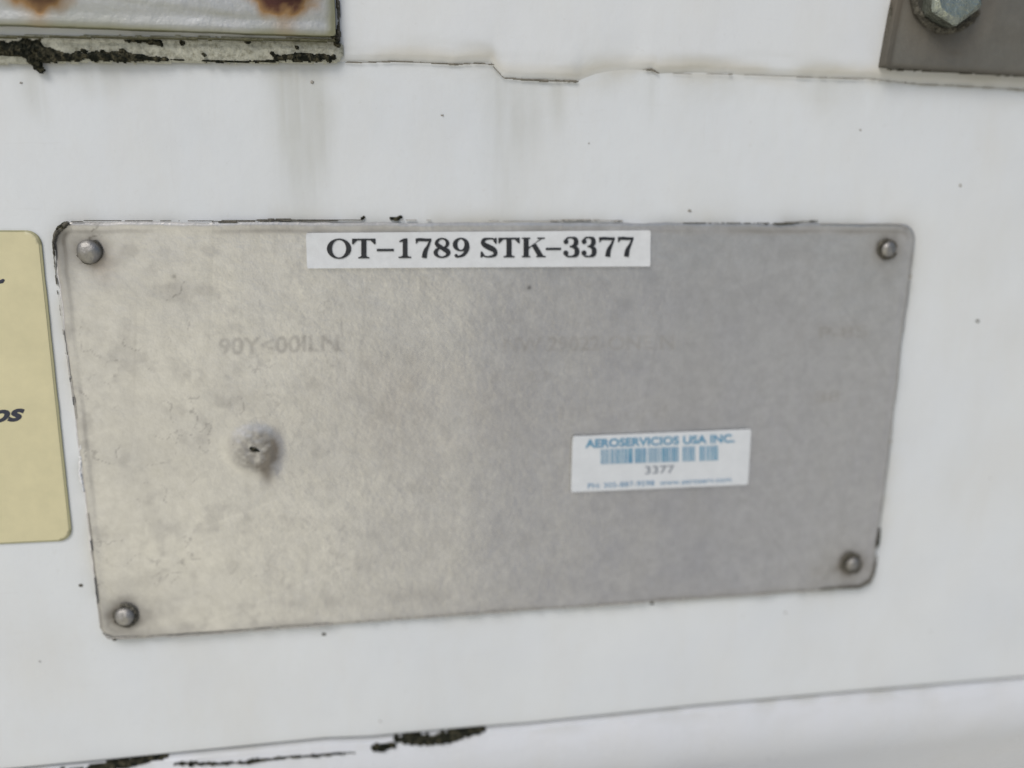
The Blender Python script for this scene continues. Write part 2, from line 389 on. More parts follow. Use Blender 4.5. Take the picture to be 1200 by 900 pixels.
# lower panel: starts in the groove and swells outwards --------------
d = np.concatenate([np.linspace(0, .003, 12)[:-1], np.linspace(.003, .20, 150)])
def low_y(dd): return .0016 - .0022*np.clip(dd/.0009, 0, 1)**.6 - .0012 + 15*(np.minimum(dd, .032)-.010)**2 + .66*np.maximum(dd-.032, 0)
zz = lo_z(xs) - .0007
GX = np.repeat(xs[:, None], len(d), 1); GZ = zz[:, None]-d[None]
GY = low_y(d)[None] + (fbm(GX/.07, GZ/.05, 61, 3)-.5)*.0009*sstep(0, .01, d[None])
dirt = .45*np.exp(-d[None]/.0010)*(.2+fbm(GX/.01, GZ/.003, 63, 3)) + .18*np.exp(-d[None]/.006)*sstep(.45, .75, fbm(GX/.010, GZ/.004, 64, 4))
V = np.stack([GX, GY, GZ], -1).reshape(-1, 3)
mesh_obj('lower_panel', V, grid_faces(*GX.shape)[:, ::-1], M_lower, body, True, {'dirt': np.clip(dirt, 0, .9), 'ochre': .05+0*dirt})
# backing strip in the joint
def strip(name, x, za, zb2, y, mat, parent):
    n = len(x); V = np.concatenate([np.stack([x, x*0+y, za], 1), np.stack([x, x*0+y, zb2], 1)])
    F = [[i, i+1, n+i+1, n+i] for i in range(n-1)]
    return mesh_obj(name, V, F, mat, parent)
xq = xs[::4]; strip('joint_backing', xq, lo_z(xq)-.003, lo_z(xq)+.003, .0027, M_softgrime, body)

# ---- sealant band, moss and cracks of the body
crust('sealant_strip', [(-60, 57), (0, 58), (100, 57.5), (250, 58.5), (390, 59.5)], [15, 15, 14, 14, 13], .0011, M_seal, body, -.0009, .0004, 3, .004, .12, .35, True)
crust('moss', [(-40, 60), (0, 56), (20, 57), (42, 57), (52, 63), (65, 66), (85, 66.5), (110, 66), (135, 66), (165, 68), (195, 70)],
      [8, 7.5, 9, 11, 9, 7, 5, 5, 6, 4, 2], .0016, M_moss, body, -.0016, .0003, 11, .0022, .42)
crust('moss', [(38, 68), (44, 76), (47, 80)], [7, 6, 4.5], .0013, M_moss, body, -.0012, .0003, 12, .0018, .5)
crust('moss', [(195, 70), (230, 71), (260, 72), (300, 72), (325, 71)], [1.8, 1.5, 2, 1.6, 2.2], .0008, M_moss, body, -.0013, .0003, 13, .0016, .5)
crust('moss', [(322, 68), (345, 68), (352, 66), (372, 68), (391, 67)], [3.5, 4.5, 5, 5.5, 4], .0013, M_moss, body, -.0015, .0003, 14, .0014, .75)
crust('moss', [(146, 47), (165, 47.5), (186, 50), (190, 53)], [2.5, 3, 4.2, 2.5], .0010, M_moss, body, -.0018, .0003, 15, .0014, .5)
for k, (u, v, r_) in enumerate(((212, 49, 3.2), (288, 47, 3.2), (97, 59, 3.2), (120, 60, 3.2), (143, 60, 3.6), (347, 55, 2.6), (238, 63, 2.2), (318, 62, 2.6), (394, 51, 4))):
    crust('moss', [(u, v), (u+2, v+1.5)], r_, .0009, M_moss, body, -.0018, .0003, 70+k, .0014, .5)
# cracks along the upper seam
crust('seam_crack', [(405, 73), (430, 73), (466, 71.8), (500, 73.5), (533, 75.5), (560, 74), (578, 75.5)], [1.0, 1.1, 1.1, .9, 1.2, 1.2, 1.4], .0002, M_crack, body, -.0004, .0002, 21, .002, .5)
crust('seam_crack', [(578, 78), (590, 91), (610, 93), (640, 94.5), (660, 95), (677, 95.5)], [.8, 1.1, 1.5, 1.3, 1.6, 1.1], .0003, M_crack, body, -.0004, .0002, 22, .002, .45)
crust('seam_crack', [(754, 81.5), (764, 81.5), (772, 86)], [1.0, 1.8, 1.1], .0003, M_crack, body, -.0004, .0002, 23, .002, .4)
crust('seam_crack', [(780, 86), (860, 87), (960, 91), (1020, 92.5), (1080, 99), (1120, 100.5), (1210, 106)], [.6, .7, .9, .8, 1, .8, 1.1], .0003, M_softgrime, body, -.0004, .0002, 24, .003, .6)
# black growth along the lower joint
lyf = lambda gx, gz: low_y(np.clip(lo_z(gx)-.0007-gz, 0, .1))-.0002
crust('moss', [(60, 903), (110, 899), (150, 895), (170, 890), (195, 888)], [2, 2.5, 5, 3.5, 2.2], .0010, M_moss, body, 0, .0003, 31, .0018, .5, yfun=lyf)
crust('moss', [(205, 893), (225, 892), (250, 892), (280, 891), (303, 888)], [2.5, 3, 2.2, 2.2, 3.6], .0010, M_moss, body, 0, .0003, 32, .0015, .9, yfun=lyf)
crust('moss', [(303, 888), (340, 884), (362, 883), (390, 880.5), (415, 879.5)], [3, 2.2, 2.8, 2.6, 1.2], .0008, M_moss, body, 0, .0003, 33, .002, .7, yfun=lyf)
crust('moss', [(439, 873), (448, 873), (462, 871)], [5.5, 5.5, 4], .0012, M_moss, body, 0, .00025, 34, .0013, .6, yfun=lyf)
crust('moss', [(463, 866), (480, 866), (505, 866), (520, 864), (540, 860), (567, 855)], [3, 6, 7, 7.5, 5, 3.2], .0014, M_moss, body, 0, .00025, 35, .0014, .6, yfun=lyf)
# separate flecks of dirt on the paint
for k, (u, v, r_) in enumerate(((1145, 376, 2.6), (1125, 217, 2.2), (94, 686, 2.6), (133, 749, 3.0), (379, 743, 3.2), (557, 718, 1.8), (763, 707, 3.0), (920, 718, 1.8), (445, 845, 1.8),
                                (518, 135, 1.8), (808, 247, 2.2), (24, 97, 2.0), (365, 96, 2.2), (1008, 152, 1.6), (1090, 740, 1.4), (870, 722, 1.3), (46, 775, 1.4), (690, 168, 1.3), (1160, 560, 1.4))):
    crust('dirt_fleck', [(u, v), (u+r_*.5, v+.3)], r_*.9, .0003, M_grime if r_ > 2.3 else M_softgrime, body, 0.0002, .00022, 90+k, .0012, .35)

# ------------------------------------------------------------------ THE DATA PLATE
YP = -.0016
plate = thing('data_plate', 'large weathered aluminium plate with rounded corners held by four rivets', 'metal plate', (0, 0, ZC-PH/2))
RV = [(105, 295), (1040, 292), (147, 721), (998, 660)]
dcx, dcz = pxfield(299, 527, YP)
def plate_disp(X, Z, e):
    s = sstep(0, .02, e)
    d_ = ((fbm(X/.09, Z/.07, 71, 3)-.5)*.0012 + (fbm(X/.018, Z/.018, 72, 2)-.5)*.00008)*s
    d_ += (fbm(X/.004, Z/.004, 73, 3)-.5)*.00003*(1.3-sstep(-.1, .08, X))
    r_ = np.hypot(X-dcx, (Z-dcz))
    # pushed-out dimple, steeper on its lower right; its small hole is only painted dark
    ang = np.arctan2(Z-dcz, X-dcx); skew = 1.08 + .30*np.exp(-((ang+1.05)/.35)**2)
    rr = r_/(.0072*skew)
    d_ += .0012*np.exp(-(rr/.98)**5) + .0005*np.exp(-(rr/.95)**4)*(fbm(X/.0016, Z/.0016, 77, 2)-.5)
    hx, hz = pxfield(298, 527, YP)
    for (u, v) in RV:
        x, z = pxfield(u, v, YP); q = np.hypot(X-x, Z-z)
        d_ -= .0005*np.exp(-(q/.009)**2)
    for (uc, wd, am) in ((560, .010, .00016), (655, .012, -.00018), (785, .010, .00022), (905, .014, -.00016)):
        xc = pxfield(uc, 480, YP)[0]; d_ += am*np.exp(-((X-xc-.03*(Z-ZC))/wd)**2)*s
    d_ += .0004*(1-sstep(0, .004, e))*fbm(X/.03, Z/.03, 75, 2)
    return d_
def text_pts(s, u0, v0, u1, v1, vb_h, n=60000, bold=.02):
    cu = bpy.data.curves.new('tmp', 'FONT'); cu.body = s; cu.size = 1; cu.offset = bold
    o = bpy.data.objects.new('tmp', cu); COL.objects.link(o); bpy.context.view_layer.update()
    me = bpy.data.meshes.new_from_object(o.evaluated_get(bpy.context.evaluated_depsgraph_get())); bpy.data.objects.remove(o)
    co = np.array([v.co[:2] for v in me.vertices]); me.calc_loop_triangles(); T = np.array([t.vertices[:] for t in me.loop_triangles])
    a, b, c = co[T[:, 0]], co[T[:, 1]], co[T[:, 2]]
    ar = np.abs((b[:, 0]-a[:, 0])*(c[:, 1]-a[:, 1])-(b[:, 1]-a[:, 1])*(c[:, 0]-a[:, 0]))
    g = np.random.default_rng(1); k = g.choice(len(T), n, p=ar/ar.sum()); r1, r2 = np.sqrt(g.random(n))[:, None], g.random(n)[:, None]
    p = a[k]*(1-r1)+b[k]*r1*(1-r2)+c[k]*r1*r2
    x0, x1 = co[:, 0].min(), co[:, 0].max(); fu = (p[:, 0]-x0)/(x1-x0)
    return XZ(u0+(u1-u0)*fu, v0+(v1-v0)*fu - p[:, 1]/.73*vb_h, YP), ar.sum()
RC = .0002
def raster(items):
    nx_, nz_ = int(PW/RC)+40, int(PH/RC)+40; g = np.zeros((nx_, nz_))
    for (txt, u0, v0, u1, v1, h_, amp) in items:
        (x, z), area = text_pts(txt, u0, v0, u1, v1, h_)
        q, _, _ = np.histogram2d(x, z, bins=[np.arange(nx_+1)*RC-PW/2-20*RC, np.arange(nz_+1)*RC+ZC-PH/2-20*RC])
        k = np.exp(-np.linspace(-2.2, 2.2, 7)**2/2); k /= k.sum()
        for ax_ in (0, 1): q = np.apply_along_axis(lambda v_: np.convolve(v_, k, 'same'), ax_, q)
        g += amp*np.clip(q/np.percentile(q[q > .5], 80), 0, 1)
    return g
GHOST = raster([('90Y<00ILN', 256, 416, 397, 411, 20, .40), ('NW 29022-ONE N', 590, 412, 790, 409, 17, .34), ('1:0-', 575, 449, 670, 447, 14, .14), ('1IIionord', 655, 492, 782, 490, 15, .15), ('P-85', 960, 397, 1016, 395, 14, .28), ('88', 955, 472, 985, 471, 14, .24)])
def ghost(X, Z):
    i = np.clip(((X+PW/2)/RC+20-.5), 0, GHOST.shape[0]-2); j = np.clip(((Z-ZC+PH/2)/RC+20-.5), 0, GHOST.shape[1]-2)
    i0 = i.astype(int); j0 = j.astype(int); f = i-i0; h_ = j-j0
    return (GHOST[i0, j0]*(1-f)+GHOST[i0+1, j0]*f)*(1-h_)+(GHOST[i0, j0+1]*(1-f)+GHOST[i0+1, j0+1]*f)*h_
def plate_attr(X, Z, e):
    dirt = .30*np.exp(-e/.0009)*(.35+fbm(X/.01, Z/.01, 81, 3))
    for (u, v), a in zip(RV, (.55, .40, .65, .55)):
        x, z = pxfield(u, v, YP); q = np.hypot(X-x, Z-z)
        dirt = dirt + a*np.exp(-(q/.0056)**4)*(.5+fbm(X/.003, Z/.003, 82, 3)) + .18*np.exp(-(q/.010)**2)
    ln = np.exp(-((e-.0027)/.0006)**2)*sstep(.35, .65, fbm(X/.025, Z/.025, 96, 3))
    dirt = dirt + .30*ln*((ZC+PH/2-Z < .006) | (X+PW/2 < .010+.03*(ZC+PH/2-Z)))
    dirt = dirt + .45*blob(X, Z, 70, 285, 12, 50, YP) + .38*blob(X, Z, 150, 724, 55, 30, YP)*fbm(X/.004, Z/.004, 97, 3)*1.5 + .55*blob(X, Z, 990, 670, 42, 24, YP)*fbm(X/.004, Z/.004, 98, 3)*1.6 + .25*blob(X, Z, 1042, 300, 26, 40, YP)*fbm(X/.004, Z/.004, 98, 3)
    dirt = dirt + ghost(X, Z)*(.35+1.0*fbm(X/.002, Z/.003, 99, 3))
    wl = np.abs(fbm(X/.006, Z/.007, 101, 3)-.5)
    dirt = dirt + .38*np.exp(-(wl/.012)**2)*sstep(.52, .68, fbm(X/.012, Z/.012, 102, 3))*(1.05-sstep(-.11, -.01, X)*.8)
    # smear along the top edge and bottom edge
    zt_ = ZC+PH/2
    dirt = dirt + .30*np.exp(-((zt_-Z-.0025)/.0014)**2)*sstep(.35, .7, fbm(X/.02, Z/.01, 83, 3))*sstep(-.11, -.08, X)
    dirt = dirt + .28*np.exp(-((Z-(ZC-PH/2)-.001)/.002)**2)*sstep(.35, .7, fbm(X/.02, Z/.01, 84, 3))
    # dimple stain; the dent's shaded rim is painted in as dark crescents
    r_ = np.hypot(X-dcx, Z-dcz); ang = np.arctan2(Z-dcz, X-dcx)
    dirt = dirt + .95*np.exp(-((r_-.0058)/.0021)**2)*np.exp(-((ang+.35)/1.15)**2)*(.4+1.0*fbm(X/.0012, Z/.0012, 85, 3))
    dirt = dirt + .95*np.exp(-(r_/.0074)**4)*fbm(X/.0012, Z/.0012, 86, 3) + .3*np.exp(-((r_-.0064)/.0013)**2)*np.exp(-((ang+2.4)/.5)**2)
    dirt = dirt + .75*blob(X, Z, 313, 557, 8, 13, YP)
    # dull smudges
    for (u, v, ru, rv, a) in ((985, 388, 34, 10, .22), (968, 467, 22, 12, .16), (205, 350, 28, 30, .10), (285, 470, 30, 14, .16), (255, 455, 20, 20, .1), (640, 350, 90, 60, .10), (330, 268, 60, 6, .25), (170, 680, 40, 12, .12), (450, 700, 120, 12, .10), (920, 270, 60, 6, .15)):
        dirt = dirt + a*blob(X, Z, u, v, ru, rv, YP)*(.3+1.4*fbm(X/.003, Z/.003, 87, 4))
    dirt = dirt + .16*sstep(.58, .8, fbm(X/.006, Z/.006, 88, 4))*(1.2-sstep(-.12, .05, X))
    dirt = dirt + .10*sstep(.5, .8, fbm(X/.03, Z/.05, 89, 4))
    # fine vertical run marks on the right half
    dirt = dirt + .04*sstep(.5, .8, fbm(X/.0035, Z/.06, 92, 3))*sstep(-.03, .04, X)
    rust = .03*blob(X, Z, 314, 550, 10, 22, YP) + .05*blob(X, Z, 324, 520, 4, 22, YP) + .10*blob(X, Z, 118, 310, 12, 16, YP) + .07*blob(X, Z, 500, 480, 90, 60, YP)*fbm(X/.01, Z/.01, 95, 2)
    bx, bz = pxfield(298, 527, YP)
    black = 1.0*np.exp(-(((X-bx)/.0014)**2+((Z-bz)/.0007)**2)**2)  # dark inside of the small hole, painted into the colour
    bx, bz = pxfield(620, 337, YP); black = black + .8*np.exp(-(np.hypot(X-bx, Z-bz)/.0006)**2)
    bx, bz = pxfield(204, 324, YP); black = black + .5*np.exp(-(np.hypot(X-bx, Z-bz)/.0006)**2)
    return {'dirt': np.clip(dirt, 0, .95), 'rust': np.clip(rust, 0, .9), 'black': np.clip(black, 0, 1)}
sheet = rounded_sheet('sheet', 0, ZC, PW, PH, .0058, YP, .0021, M_alu, plate, .0005, plate_disp, plate_attr, .00035, 7)

def dome(name, u, v, r, h, y, mat, parent, n=32, rings=12, flat=.25, dirty=.6, seed=0, tilt=(0, 0)):
    c = at(u, v, y); V = []; A = []; rnd = random.Random(seed)
    V.append((0, -h, 0)); A.append(0)
    for k in range(1, rings+1):
        f = k/rings; a = f*math.pi/2
        rr = r*math.sin(a)**(1-flat*.3); hh = h*math.cos(a)**.8 if k < rings else -.0012
        for j in range(n):
            t_ = 2*math.pi*j/n; w = 1+.02*math.sin(3*t_+seed)+.012*math.sin(5*t_+2*seed)
            hz = hh*(1+.04*math.sin(2*t_+seed)) + tilt[0]*rr*math.cos(t_)+tilt[1]*rr*math.sin(t_)
            V.append((rr*w*math.cos(t_), -hz, rr*w*math.sin(t_))); A.append(dirty*max(0, (f-.62)/.38)**1.3)
    F = [[0, 1+(j+1) % n, 1+j] for j in range(n)]
    for k in range(rings-1):
        a0 = 1+k*n; b0 = a0+n
        F += [[a0+j, a0+(j+1) % n, b0+(j+1) % n, b0+j] for j in range(n)]
    V = np.array(V)+c
    return mesh_obj(name, V, F, mat, parent, True, {'dirt': A, 'rust': [0]*len(V), 'black': [0]*len(V)})
def ring_crust(name, u, v, r_px, w_px, y, mat, parent, a0=0, a1=360, seed=0, h=.0006, edge=.6):
    pts = [(u+r_px*math.cos(R(a)), v+r_px*math.sin(R(a))) for a in np.linspace(a0, a1, 20)]
    return crust(name, pts, w_px, h, mat, parent, y, .00022, seed, .0012, edge)
for k, ((u, v), r_) in enumerate(zip(RV, (13.0, 10.2, 11.6, 10.2))):
    rv = dome('rivet', u, v, r_/3600, .0026 if k in (0, 2) else .0022, YP+.0002, M_rivet, plate, seed=k*3+1, dirty=(.9, 1.2, 1.2, 1.3)[k], flat=.6, tilt=((.05, .03), (-.08, .02), (.06, -.08), (-.03, .08))[k])
    a0, a1 = ((-60, 200), (30, 340), (-110, 190), (0, 320))[k]
    ring_crust('grime', u, v, r_+.3, (2.2, 2.6, 3.4, 3.4)[k], YP-.0001, M_grime, rv, a0, a1, 100+k)
crust('puncture_dark', [(294, 525.5), (299, 527), (303, 529)], [2.2, 2.6, 1.6], .00015, M_moss, plate, YP-.0014, .0002, 99, .0015, .4)  # no opening: the hole's dark laid on as a thin raised black patch
# dark dirt caught along the plate's edge
YE = -.0009
EG = [([(66, 345), (64, 310), (64, 285), (68, 272), (80, 262)], [1.2, 2.6, 3.4, 4.0, 3.6], M_grime),
      ([(70, 268), (76, 264)], [3.5, 3.5], M_moss),
      ([(85, 259.5), (110, 258.5), (150, 258.5), (230, 259), (250, 259)], [1.5, .9, .8, .9, 1.3], M_grime),
      ([(250, 259.5), (290, 259), (315, 258), (330, 257.5), (345, 258)], [1.6, 1.8, 2.2, 2.6, 2.2], M_grime),
      ([(345, 258.5), (400, 258), (424, 257.5)], [1.5, 1.4, 1.6], M_grime),
      ([(424, 256), (426, 255)], [2.2, 2.2], M_moss),
      ([(459, 256.5), (466, 256.5), (470, 254.5)], [2.8, 3.2, 2.6], M_moss),
      ([(470, 258), (560, 258.5), (640, 259), (660, 258), (730, 258.5)], [.9, .9, 1.1, 1.6, 1.6], M_softgrime),
      ([(800, 261), (900, 261.5), (915, 262), (960, 258.5)], [1.0, 1.2, 2.2, 1.2], M_grime),
      ([(960, 262), (1000, 262), (1050, 262), (1062, 268)], [1.0, 1.1, 1.3, 1.5], M_softgrime),
      ([(68, 345), (80, 420), (91, 490)], [1.4, 1.1, 1.3], M_softgrime),
      ([(105, 600), (111, 660), (119, 735)], [1.1, 1.3, 1.4], M_softgrime),
      ([(120, 742), (130, 746), (160, 745), (200, 743)], [2.2, 2.0, 1.5, 1.8], M_softgrime),
      ([(200, 744), (300, 737), (370, 731), (450, 725), (560, 717)], [1.6, 1.4, 1.8, 1.1, 1.5], M_softgrime),
      ([(560, 717), (760, 703), (900, 694), (960, 690)], [1.2, 1.3, 1.2, 1.6], M_softgrime),
      ([(960, 689), (985, 687), (1005, 686), (1017, 680)], [2.2, 3.4, 4.0, 3.6], M_grime),
      ([(1017, 680), (1023, 668), (1026, 650)], [3.4, 2.8, 2.0], M_grime),
      ([(1026, 640), (1028, 630), (1029, 618)], [2.0, 3.2, 1.8], M_moss),
      ([(1031, 600), (1043, 510), (1054, 420), (1064, 330), (1068, 290)], [1.0, 1.1, 1.0, 1.2, 1.0], M_softgrime)]
for k, (p, w, m_) in enumerate(EG):
    w = [q*(.78 if m_ is not M_moss else 1) for q in w]
    crust('edge_grime', p, w, .0006, m_, plate, YE, .00024, 130+k, .0018, .32 if m_ is M_softgrime else .5, yfun=lambda gx, gz: -.0022+.0022*sstep(-.0002, .0012, rect_d(gx, gz)))
# lumps of paint over the left edge of the plate
crust('paint_lump', [(92, 500), (96, 530), (95, 555), (100, 580)], [2.2, 3.8, 3.6, 2.2], .0010, plain('loose_paint', (.72, .73, .74), .5), plate, YE, .0003, 160, .002, .5, smooth=True)
crust('paint_lump', [(82, 430), (84, 450)], [1.6, 2], .0008, bpy.data.materials['loose_paint'], plate, YE, .0003, 161, .002, .5, smooth=True)

# ------------------------------------------------------------------ text
def text_mesh(name, s, u0, v0, u1, v1, vb_h, y, mat, parent, shear=0, thick=.00005, bold=0.0, order=None):
    """text whose baseline runs from (u0,v0) to (u1,v1) in the photo, capitals vb_h photo pixels high"""
    cu = bpy.data.curves.new('tmp', 'FONT'); cu.body = s; cu.size = 1; cu.shear = shear; cu.offset = bold; cu.extrude = 0
    o = bpy.data.objects.new('tmp', cu); COL.objects.link(o)
    bpy.context.view_layer.update()
    me = bpy.data.meshes.new_from_object(o.evaluated_get(bpy.context.evaluated_depsgraph_get()))
    bpy.data.objects.remove(o)
    co = np.array([v.co[:] for v in me.vertices]); F = [list(p.vertices) for p in me.polygons]
    x0, x1 = co[:, 0].min(), co[:, 0].max(); capz = .73 if not s.islower() else .56
    fu = (co[:, 0]-x0)/(x1-x0); fv = co[:, 1]/capz
    U = u0+(u1-u0)*fu; Vv = v0+(v1-v0)*fu - fv*vb_h
    P = at(U, Vv, y)
    bpy.data.meshes.remove(me)
    return mesh_obj(name, P, F, mat, parent, False)

# serif capitals and figures for the tape label, drawn from shapes in photo pixels (cap height 23)
CAP = 23.0
class Pen:
    def __init__(s): s.parts = []
    def poly(s, pts): s.parts.append((list(pts), [list(range(len(pts)))]))
    def ring(s, cx, cy, rx, ry, ix, iy, dx=0, dy=0, n=40, a0=0, a1=360):
        V = []; F = []
        for k in range(n+1):
            a = R(a0+(a1-a0)*k/n); V += [(cx+rx*math.cos(a), cy+ry*math.sin(a)), (cx+dx+ix*math.cos(a), cy+dy+iy*math.sin(a))]
        for k in range(n): F.append([2*k, 2*k+2, 2*k+3, 2*k+1])
        s.parts.append((V, F))
    def stroke(s, pts, ws, n=36):
        P = np.array(pts, float); w = np.array(ws, float)
        t0 = np.linspace(0, 1, len(P)); t = np.linspace(0, 1, n)
        # Catmull-Rom resample
        def cr(vals):
            res = []
            for q in t:
                k = min(int(q*(len(P)-1)), len(P)-2); f = q*(len(P)-1)-k
                p0 = vals[max(k-1, 0)]; p1 = vals[k]; p2 = vals[k+1]; p3 = vals[min(k+2, len(P)-1)]
                res.append(.5*((2*p1)+(-p0+p2)*f+(2*p0-5*p1+4*p2-p3)*f*f+(-p0+3*p1-3*p2+p3)*f**3))
            return np.array(res)
        C = np.stack([cr(P[:, 0]), cr(P[:, 1])], 1); W = np.clip(cr(w), .5, None)
        T = np.gradient(C, axis=0); T /= np.linalg.norm(T, axis=1)[:, None]+1e-9
        Nn = np.stack([-T[:, 1], T[:, 0]], 1)
        A = C+Nn*W[:, None]/2; B = C-Nn*W[:, None]/2
        V = []; F = []
        for k in range(n): V += [tuple(A[k]), tuple(B[k])]
        for k in range(n-1): F.append([2*k, 2*k+1, 2*k+3, 2*k+2])
        s.parts.append((V, F))
    def disc(s, cx, cy, r, n=20): s.poly([(cx+r*math.cos(2*math.pi*k/n), cy+r*math.sin(2*math.pi*k/n)) for k in range(n)])
def glyph(ch, w):
    p = Pen(); H = CAP; ST = 6.0; TH = 1.9
    if ch == 'O': p.ring(w/2, H/2, w/2, H/2+.4, w/2-6.0, H/2-1.2)
    elif ch == 'T':
        p.poly([(w/2-ST/2, 0), (w/2+ST/2, 0), (w/2+ST/2, H), (w/2-ST/2, H)])
        p.poly([(0, H-TH), (w, H-TH), (w, H), (0, H)])
        p.poly([(0, H-6.5), (1.4, H-6.5), (6, H-TH), (0, H-TH*.5)]); p.poly([(w, H-6.5), (w-1.4, H-6.5), (w-6, H-TH), (w, H-TH*.5)])
        p.poly([(w/2-6.5, 0), (w/2+6.5, 0), (w/2+6.5, 1.5), (w/2-6.5, 1.5)])
        p.poly([(w/2-4.6, 1.4), (w/2+4.6, 1.4), (w/2+2.6, 3.4), (w/2-2.6, 3.4)])
    elif ch == '-': p.poly([(0, 8.2), (w, 8.2), (w, 10.9), (0, 10.9)])
    elif ch == '1':
        p.poly([(w/2-2.6, 0), (w/2+2.9, 0), (w/2+2.9, H), (w/2-1.2, H), (w/2-2.6, H-1)])
        p.poly([(1, H-4.4), (w/2-2, H-3.4), (w/2-1, H), (1, H-2.7)])
        p.poly([(0, 0), (w, 0), (w, 1.6), (0, 1.6)]); p.poly([(2.4, 1.5), (w-2.2, 1.5), (w/2+2.4, 3.4), (w/2-2.2, 3.4)])
    elif ch == '7':
        p.stroke([(0, H-1.8), (w*.3, H-1.6), (w*.7, H-2.0), (w, H-1.6)], [3.2, 3.6, 3.2, 2.6])
        p.poly([(0, H-6), (1.3, H-6), (3.6, H-2.6), (1.0, H)])
        p.stroke([(w-.8, H-1.4), (w*.78, H*.60), (w*.62, H*.34), (w*.54, 0)], [2.0, 3.2, 5.0, 6.0])
    elif ch == '8':
        p.ring(w/2, H*.74, w*.43, H*.26+.4, w*.22, H*.26-1.3); p.ring(w/2, H*.27, w*.5, H*.28, w*.255, H*.28-1.8)
        p.stroke([(w*.18, H*.72), (w*.5, H*.5), (w*.84, H*.26)], [3.2, 4.6, 3.2])
    elif ch == '9':
        p.ring(w*.47, H*.67, w*.47, H*.33+.4, w*.20, H*.33-1.4)
        p.stroke([(w*.80, H*.72), (w*.82, H*.45), (w*.62, H*.15), (w*.22, .6)], [5.2, 5.2, 3.6, 1.8]); p.disc(w*.2, 2.4, 2.0)
    elif ch == '3':
        p.stroke([(w*.12, H*.80), (w*.26, H*.96), (w*.52, H*.985), (w*.76, H*.90), (w*.78, H*.68), (w*.60, H*.55), (w*.40, H*.53)], [2.6, 2, 1.9, 4.8, 5.4, 3.0, 1.6])
        p.stroke([(w*.42, H*.53), (w*.66, H*.50), (w*.84, H*.36), (w*.80, H*.12), (w*.55, .6), (w*.25, .9), (w*.1, H*.18)], [1.6, 3.2, 5.6, 5.2, 2.0, 2.0, 2.6])
        p.disc(w*.17, H*.78, 2.9); p.disc(w*.16, H*.20, 3.0)
    elif ch == 'S':
        p.stroke([(w*.90, H*.74), (w*.78, H*.93), (w*.50, H-.9), (w*.22, H*.90), (w*.18, H*.70), (w*.48, H*.53), (w*.80, H*.37), (w*.84, H*.14), (w*.52, .9), (w*.22, H*.08), (w*.08, H*.28)],
                 [1.2, 1.8, 2.0, 4.0, 5.2, 6.4, 5.6, 4.2, 2.0, 1.8, 1.2])
        p.poly([(w*.85, H*.70), (w*.93, H*.70), (w*.93, H), (w*.86, H), (w*.72, H*.88)]); p.poly([(w*.12, H*.31), (w*.04, H*.31), (w*.02, 0), (w*.10, 0), (w*.26, H*.12)])
    elif ch == 'K':
        p.poly([(2, 0), (2+ST, 0), (2+ST, H), (2, H)])
        p.poly([(0, 0), (ST+4, 0), (ST+4, 1.5), (0, 1.5)]); p.poly([(0, H-1.5), (ST+4, H-1.5), (ST+4, H), (0, H)])
        p.poly([(ST+1, H*.38), (ST+2, H*.50), (w-2.2, H-1), (w-4.4, H-1)])
        p.poly([(w*.42, H*.60), (w*.62, H*.68), (w-1, .5), (w-8, .5)])
        p.poly([(w-9, H-1.5), (w, H-1.5), (w, H), (w-9, H)]); p.poly([(w-10, 0), (w+1, 0), (w+1, 1.5), (w-10, 1.5)])
    return p.parts
def serif_text(items, base, cap_scale, y, mat, parent, name='lettering'):
    V = []; F = []; lay = 0
    for ch, u0, u1 in items:
        for pts, faces in glyph(ch, u1-u0):
            o = len(V); lay = (lay+1) % 6
            for (a, b) in pts:
                U = u0+a; V.append(at(U, base(U)-b*cap_scale, y-lay*.000006).tolist())
            F += [[q+o for q in f] for f in faces]
    return mesh_obj(name, V, F, mat, parent, False)

